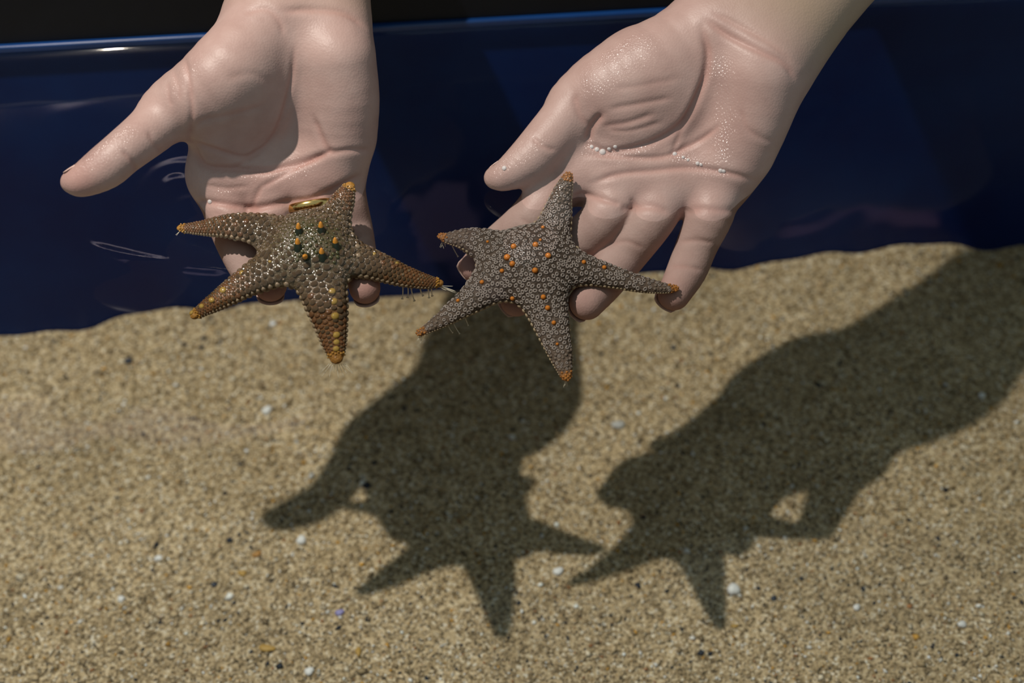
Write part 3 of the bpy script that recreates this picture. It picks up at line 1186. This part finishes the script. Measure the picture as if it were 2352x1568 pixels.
# disc: granules scattered between the arms
up_i = np.where((vnormals(VSA, QSA) @ RA[2] > .45) & (np.linalg.norm(VSA - cA, axis=1) < .026))[0]
NSA = vnormals(VSA, QSA)
for i in rng.permutation(up_i):
    p = VSA[i]
    dc = np.linalg.norm(p - at(728, 558, .012))
    gap = .0020 if dc < .013 else .0015
    if crowded(taken, p, gap, .5):
        continue
    taken.append((p, gap))
    if dc < .013:
        sz, me = .00092 * random.uniform(.7, 1.2), tubG if random.random() < .75 else tubA
    elif random.random() < .35:
        sz, me = .00078 * random.uniform(.7, 1.2), tubA
    else:
        sz, me = .00080 * random.uniform(.8, 1.15), rngA
    pieces.append((sz * .8, me, frame_at(p - cA, NSA[i], sz, random.random() * 6, (1, 1, .8))))
pieces.sort(key=lambda e: -e[0])
for s, me, M in pieces[:300]:
    inst('tubercle', me, M, starA)
join_stuff('small_tubercles', [(me, M) for s, me, M in pieces[300:]], starA)

sp, st_ = spine_meshes(M_GRN, M_ORT)
for x, y in ((687, 532), (738, 529), (685, 567), (771, 565), (740, 589), (703, 590)):
    p, n = cast(bvhA, x, y)
    if p is None:
        continue
    nn = (0.02, .10, 1) if (x, y) != (703, 590) else (-.05, -.62, .75)
    M = frame_at(p - Vector(cA), nn, .00235, random.random() * 6)
    s = inst('spine', sp, M, starA)
    t = inst('spine_tip', st_, Matrix.Identity(4), s)
    t['label'] = 'blunt orange tip'
knobA = dome_mesh('knob', M_YEL, 10, 4)
for x, y, r in ((512, 666, 8), (486, 689, 7), (463, 703, 6), (555, 626, 6), (763, 669, 8), (767, 692, 8), (770, 726, 9), (773, 769, 8), (773, 786, 7), (772, 801, 7), (440, 718, 6), (860, 583, 5), (912, 604, 5), (640, 640, 4), (620, 600, 4)):
    p, n = cast(bvhA, x, y)
    if p is not None:
        inst('knob', knobA, frame_at(p - Vector(cA), n, r * .00021, 0, (1.1, 1, .65)), starA)['label'] = 'yellow knob on the arm'
tipA = JA[2][-1][0]
for k in range(10):
    tube_foot(tipA + np.array([-.002 - .001 * (k % 3), 0, -.001]), (.9, -.25 - .1 * rng.random(), .35 * (rng.random() - .6)), .007 + .005 * rng.random(), .00016, starA, cA)
for k, x in enumerate((925, 937, 965, 990, 983, 944)):
    tube_foot(at(x, 655 + (k % 3) * 2, -.011), (.05, -.25, -1), .0062 * (1 + .3 * rng.random()), .00042, starA, cA, True)
tipA = JA[3][-1][0]
for k in range(9):
    tube_foot(tipA + np.array([(k - 4) * .0009, -.001, -.003]), ((k - 4) * .2, -.5, -.6), .004 + .004 * rng.random(), .00014, starA, cA)
tipA = JA[0][-1][0]
for k in range(4):
    tube_foot(tipA + np.array([0, -.001, -.001]), (-.6, -.5 + .1 * k, -.5), .003, .00014, starA, cA)

# --- the right, grey-brown starfish with pale rings
B_arms = [
    [(1150, 576, -.010, 50), (1098, 557, -.008, 37), (1060, 548, -.006, 24), (1032, 547, -.006, 15), (1014, 543, -.005, 9)],
    [(1260, 548, -.007, 46), (1277, 502, -.002, 36), (1286, 462, .004, 27), (1297, 427, .010, 19), (1305, 404, .014, 11)],
    [(1298, 612, -.011, 50), (1360, 624, -.013, 36), (1420, 639, -.015, 27), (1480, 654, -.017, 20), (1530, 662, -.018, 13), (1551, 662, -.018, 8)],
    [(1238, 662, -.014, 58), (1257, 712, -.018, 48), (1273, 765, -.022, 37), (1288, 815, -.026, 27), (1298, 852, -.028, 17), (1301, 866, -.029, 11)],
    [(1140, 643, -.013, 52), (1088, 684, -.016, 36), (1040, 717, -.019, 25), (1000, 744, -.021, 16), (964, 764, -.023, 9)],
]
M_SB = star_material('dark_starfish_skin', [(.3, (.036, .025, .019)), (.5, (.075, .053, .040)), (.7, (.13, .095, .075))], 500,
                     (.40, .15, .03), (.045, .030, .022), (.11, .075, .055))
VSB, QSB, RB, cB, JB = star_body((1216, 600, -.010), B_arms, 98, 1.6, M_SB, (0, -.16, 1))
starB = bpy.data.objects.new('starfish', None)
COL.objects.link(starB)
starB.location = cB
starB.empty_display_size = .02
tag(starB, 'dark starfish patterned with pale grey rings and orange dots, on the wet hand', 'starfish')
bodyB = mesh_obj('body', VSB, QSB, M_SB, parent=starB, origin=cB)
zone_attr(bodyB, VSB, JB, cB, .96, .5, .018)
bvhB = BVHTree.FromPolygons([tuple(v) for v in VSB], QSB.tolist())
NSB = vnormals(VSB, QSB)
M_RNG = mat_knob('pale_ring_granule', (.25, .200, .174), .3)
M_TUB_B = mat_knob('dark_granule', (.15, .11, .085), .3)
M_TUB_Q = mat_knob('beige_edge_granule', (.34, .25, .16), .2)
M_TUB_T = mat_knob('rust_tip_granule', (.33, .13, .035), .3)
M_ORK = mat_knob('orange_knob', (.50, .16, .025))
rngB = ring_mesh('ring_granule', M_RNG)
tubB = dome_mesh('granule', M_TUB_B)
tubQ = dome_mesh('edge_granule', M_TUB_Q)
tubT = dome_mesh('tip_granule', M_TUB_T)
pieces = []
taken = []
knobB = dome_mesh('knob', M_ORK, 10, 4)
for x, y, r in ((1165, 591, 9), (1177, 606, 8), (1180, 566, 8), (1230, 562, 8), (1259, 587, 8), (1229, 621, 8), (1153, 622, 6), (1107, 648, 6), (1052, 690, 5), (1341, 602, 6), (1388, 614, 6), (1248, 682, 7), (1258, 707, 7), (1272, 741, 6), (1177, 685, 6), (1241, 551, 4), (1247, 522, 5), (1280, 790, 4), (1120, 555, 4)):
    p, n = cast(bvhB, x, y)
    if p is not None:
        inst('knob', knobB, frame_at(p - Vector(cB), n, r * .00019, 0, (1, 1, 1.0)), starB)['label'] = 'orange knob'
        taken.append((np.array(p), .0026))
for p, n, st, t, an, ai, tan in arm_rows(JB, RB, bvhB, .0028, (-114, -92, 92, 114), .22):
    if crowded(taken, p, st, .36):
        continue
    taken.append((p, st))
    vis = np.dot(n, (C0 - p) / np.linalg.norm(C0 - p))
    pieces.append((vis * st * .35, tubT if t > .965 else tubQ, frame_at(p - cB, n, st * .42, 0, (1, 1, .6))))
ends = [(a[-1][0], a[0][0]) for a in JB]
cand = rng.permutation(np.where(NSB @ RB[2] > -.15)[0])
acc = np.zeros((0, 4))
tk = np.array([(*q, s * .5) for q, s in taken])
for i in cand:
    p = VSB[i]
    dt = min(np.linalg.norm(p - e[0]) for e in ends)
    r = .00108 if dt > .016 else .00060 + .00048 * dt / .016
    allq = np.vstack([tk, acc])
    if len(allq) and (np.linalg.norm(allq[:, :3] - p, axis=1) < (allq[:, 3] + r) * .94).any():
        continue
    acc = np.vstack([acc, [*p, r]])
    n = NSB[i]
    if dt < .0036:
        me, k, sq = tubT, .9, (1, 1, .8)
    elif dt < .014:
        me, k, sq = (tubB, .9, (1, 1, .7)) if rng.random() < .6 else (rngB, 1.0, (1, 1, .9))
    else:
        me, k, sq = rngB, 1.12, (1.12, .90, .8)
    vis = np.dot(n, (C0 - p) / np.linalg.norm(C0 - p))
    pieces.append((vis * r, me, frame_at(p - cB, n, r * k, random.random() * 6, sq)))
pieces.sort(key=lambda e: -e[0])
for s, me, M in pieces[:300]:
    inst('granule', me, M, starB)
join_stuff('small_granules', [(me, M) for s, me, M in pieces[300:]], starB)
for j, dirs in ((4, (-.5, -.5, -.7)), (3, (.1, -.5, -.8)), (0, (0, -.4, -.9))):
    tp = JB[j][-1][0]
    tq = JB[j][-2][0]
    for k in range(10 if j == 4 else 6):
        f = rng.random()
        tube_foot(tp * (1 - f * .6) + tq * f * .6 + np.array([0, 0, -.002]), np.array(dirs) + rng.normal(0, .3, 3), .003 + .003 * rng.random(), .00014, starB, cB)
for x, y in ((1030, 748), (1042, 742), (1068, 728), (1038, 562)):
    tube_foot(at(x, y, -.024 if y > 600 else -.010), (.3, -.3, -.9), .006, .00030, starB, cB, True)

# ------------------------------------------------------------------ water
m = bpy.data.materials.new('water')
m.use_nodes = True
nt = m.node_tree
nt.nodes.remove(nt.nodes['Principled BSDF'])
out = nt.nodes['Material Output']
tr = nd(nt, 'ShaderNodeBsdfTransparent')
tr.inputs[0].default_value = (.95, .985, .99, 1)
gl = nd(nt, 'ShaderNodeBsdfGlossy')
gl.inputs['Roughness'].default_value = .06
fr = nd(nt, 'ShaderNodeFresnel', inp={'IOR': 1.33})
mx = nd(nt, 'ShaderNodeMixShader')
nt.links.new(fr.outputs[0], mx.inputs[0])
nt.links.new(tr.outputs[0], mx.inputs[1])
nt.links.new(gl.outputs[0], mx.inputs[2])
nt.links.new(mx.outputs[0], out.inputs['Surface'])
M_WATER = m


def water_z(x, y):
    z = .00035 * np.sin(23 * x + 31 * y) + .00030 * np.sin(-17 * x + 47 * y + 1) + .00008 * np.sin(71 * x + 64 * y) + .00004 * np.sin(-90 * x + 130 * y)
    for (px, py, a, lam, dec) in ((405, 420, .00012, .012, .02), (1775, 400, .0001, .014, .03), (850, 430, .0001, .015, .025), (690, 560, .00012, .026, .08)):
        c = at(px, py, 0)
        r = np.hypot(x - c[0], y - c[1])
        z = z + a * np.sin(2 * math.pi * r / lam) * np.exp(-r / dec)
    # a low swell pushed up in front of the left hand
    L = np.array([at(a, b, 0)[:2] for a, b in ((172, 490), (172, 530), (195, 560), (250, 580), (330, 597), (420, 608), (500, 615), (540, 620))])
    d, t = polydist(np.stack([x, y], 1), spline(L, 4))
    return z + .00050 * np.exp(-(d / .0038) ** 2) * np.clip(t * 4 - .6, 0, 1) * np.clip((1 - t) * 6, 0, 1)


gx = np.concatenate([np.linspace(X0 + .0005, -.34, 40), np.arange(-.338, .38, .0017), np.linspace(.382, X1 - .0005, 40)])
ty = np.concatenate([np.linspace(0, .58, 60)[:-1], np.arange(.58, .998, .0022), np.linspace(.9982, 1, 4)])
nx, ny = len(gx), len(ty)
V = np.zeros((nx, ny, 3))
for i, x in enumerate(gx):
    ys = YF + (wall_y(x) - .0022 - YF) * ty
    V[i, :, 0], V[i, :, 1] = x, ys
    V[i, :, 2] = water_z(np.full(ny, x), ys) + .0022 * np.exp(-(wall_y(x) - .0022 - ys) / .0025)
ii = np.arange(nx * ny).reshape(nx, ny)
Q = np.stack([ii[:-1, :-1], ii[1:, :-1], ii[1:, 1:], ii[:-1, 1:]], -1).reshape(-1, 4)
water = mesh_obj('water', V.reshape(-1, 3), Q, M_WATER)
tag(water, 'clear rippled water filling the tank above the sand', 'water', kind='stuff')

# ------------------------------------------------------------------ droplets on the skin
m, nt, b = material('water_bead')
b.inputs['Base Color'].default_value = (.85, .80, .78, 1)  # whitish colour painted in for the bright glints on the clear beads
b.inputs['Roughness'].default_value = .06
b.inputs['Specular IOR Level'].default_value = .9
b.inputs['Alpha'].default_value = .62
nz = nd(nt, 'ShaderNodeTexNoise', inp={'Scale': 300})
bp = nd(nt, 'ShaderNodeBump', inp={'Strength': .05})
nt.links.new(nz.outputs[0], bp.inputs['Height'])
nt.links.new(bp.outputs[0], b.inputs['Normal'])
M_BEAD = m
bead = dome_mesh('water_bead', M_BEAD, 12, 5)
bvhHA = BVHTree.FromPolygons([tuple(v) for v in VA], QA.tolist())
bvhHB = BVHTree.FromPolygons([tuple(v) for v in VB], QB.tolist())


def beads(bvh, spots, label, group):
    order = ('first', 'second', 'third', 'fourth', 'fifth', 'sixth', 'seventh')
    for i, (x, y, r) in enumerate(spots):
        p, n = cast(bvh, x, y)
        if p is None:
            continue
        o = bpy.data.objects.new('water_bead', bead)
        COL.objects.link(o)
        o.matrix_basis = frame_at(p, n, r * .00021, 0, (1, 1, .7))
        tag(o, label.replace('#', order[i]), 'droplet', group)


beads(bvhHA, [(482, 463, 6)], 'single bright water bead at the root of the ringed hand\'s index finger', None)
beads(bvhHB, [(1158, 386, 6)], 'single water bead near the tip of the wet thumb', None)
beads(bvhHB, [(1359, 337, 5), (1371, 343, 6), (1384, 349, 8), (1399, 342, 5), (1413, 337, 5)], '# water bead from the left in the row below the wet palm\'s thumb mound', 'beads below the thumb mound')
beads(bvhHB, [(1550, 354, 6), (1569, 361, 4), (1580, 367, 4), (1602, 375, 5), (1610, 378, 4), (1655, 392, 6), (1662, 393, 5)], '# water bead from the left along the crease across the wet palm', 'beads along the palm crease')

# ------------------------------------------------------------------ room tube lamp and added violet panels, seen only as reflections on the water
def glow_panel(px, py, dist, w, hgt, col, strength, label):
    p = at(px, py, 0)
    d = p - C0
    d /= np.linalg.norm(d)
    d[2] = -d[2]
    c = p + d * dist
    m = bpy.data.materials.new('panel_glow')
    m.use_nodes = True
    nt = m.node_tree
    nt.nodes.remove(nt.nodes['Principled BSDF'])
    e = nd(nt, 'ShaderNodeEmission', inp={'Strength': strength})
    e.inputs[0].default_value = col + (1,)
    nt.links.new(e.outputs[0], nt.nodes['Material Output'].inputs[0])
    root = bpy.data.objects.new('reflected_panel', None)  # also the root of the added violet panels
    COL.objects.link(root)
    root.location = c
    tag(root, label, 'lamp')
    V = [(-w / 2, -hgt / 2, 0), (w / 2, -hgt / 2, 0), (w / 2, hgt / 2, 0), (-w / 2, hgt / 2, 0)]
    mesh_obj('diffuser', V, [(3, 2, 1, 0)], m, parent=root, smooth=False)
    fr_ = []
    for s in (1.0, 1.08):
        for z in (-.004, .03):
            fr_ += [(x * s, y * s, z) for x, y, _ in V]
    F = []
    for i in range(4):
        j = (i + 1) % 4
        F += [(i, j, 8 + j, 8 + i), (8 + i, 8 + j, 12 + j, 12 + i), (12 + i, 12 + j, 4 + j, 4 + i), (4 + i, 4 + j, j, i)]
    F.append((12, 13, 14, 15))
    mesh_obj('housing', fr_, F, M_RIM, parent=root, smooth=False)


glow_panel(110, 262, 1.35, .55, .045, (1.0, .86, .90), 4.0, 'white tube lamp under the dark ceiling on the left')
glow_panel(1960, 452, 1.25, .22, .11, (.62, .36, .50), .75, 'dim violet panel added on the right for its reflection on the water')  # added glow for the violet patch on the water, no known lamp
glow_panel(1040, 520, 1.25, .10, .16, (.55, .38, .55), .55, 'dim violet panel added in the middle for its reflection on the water')  # invented source of the smaller violet patch between the hands
glow_panel(330, 960, 1.2, .45, .07, (.80, .66, .88), 1.5, 'pale violet panel added high on the left to glint on the ripple')  # added so the ripple crest by the left hand shows a violet line
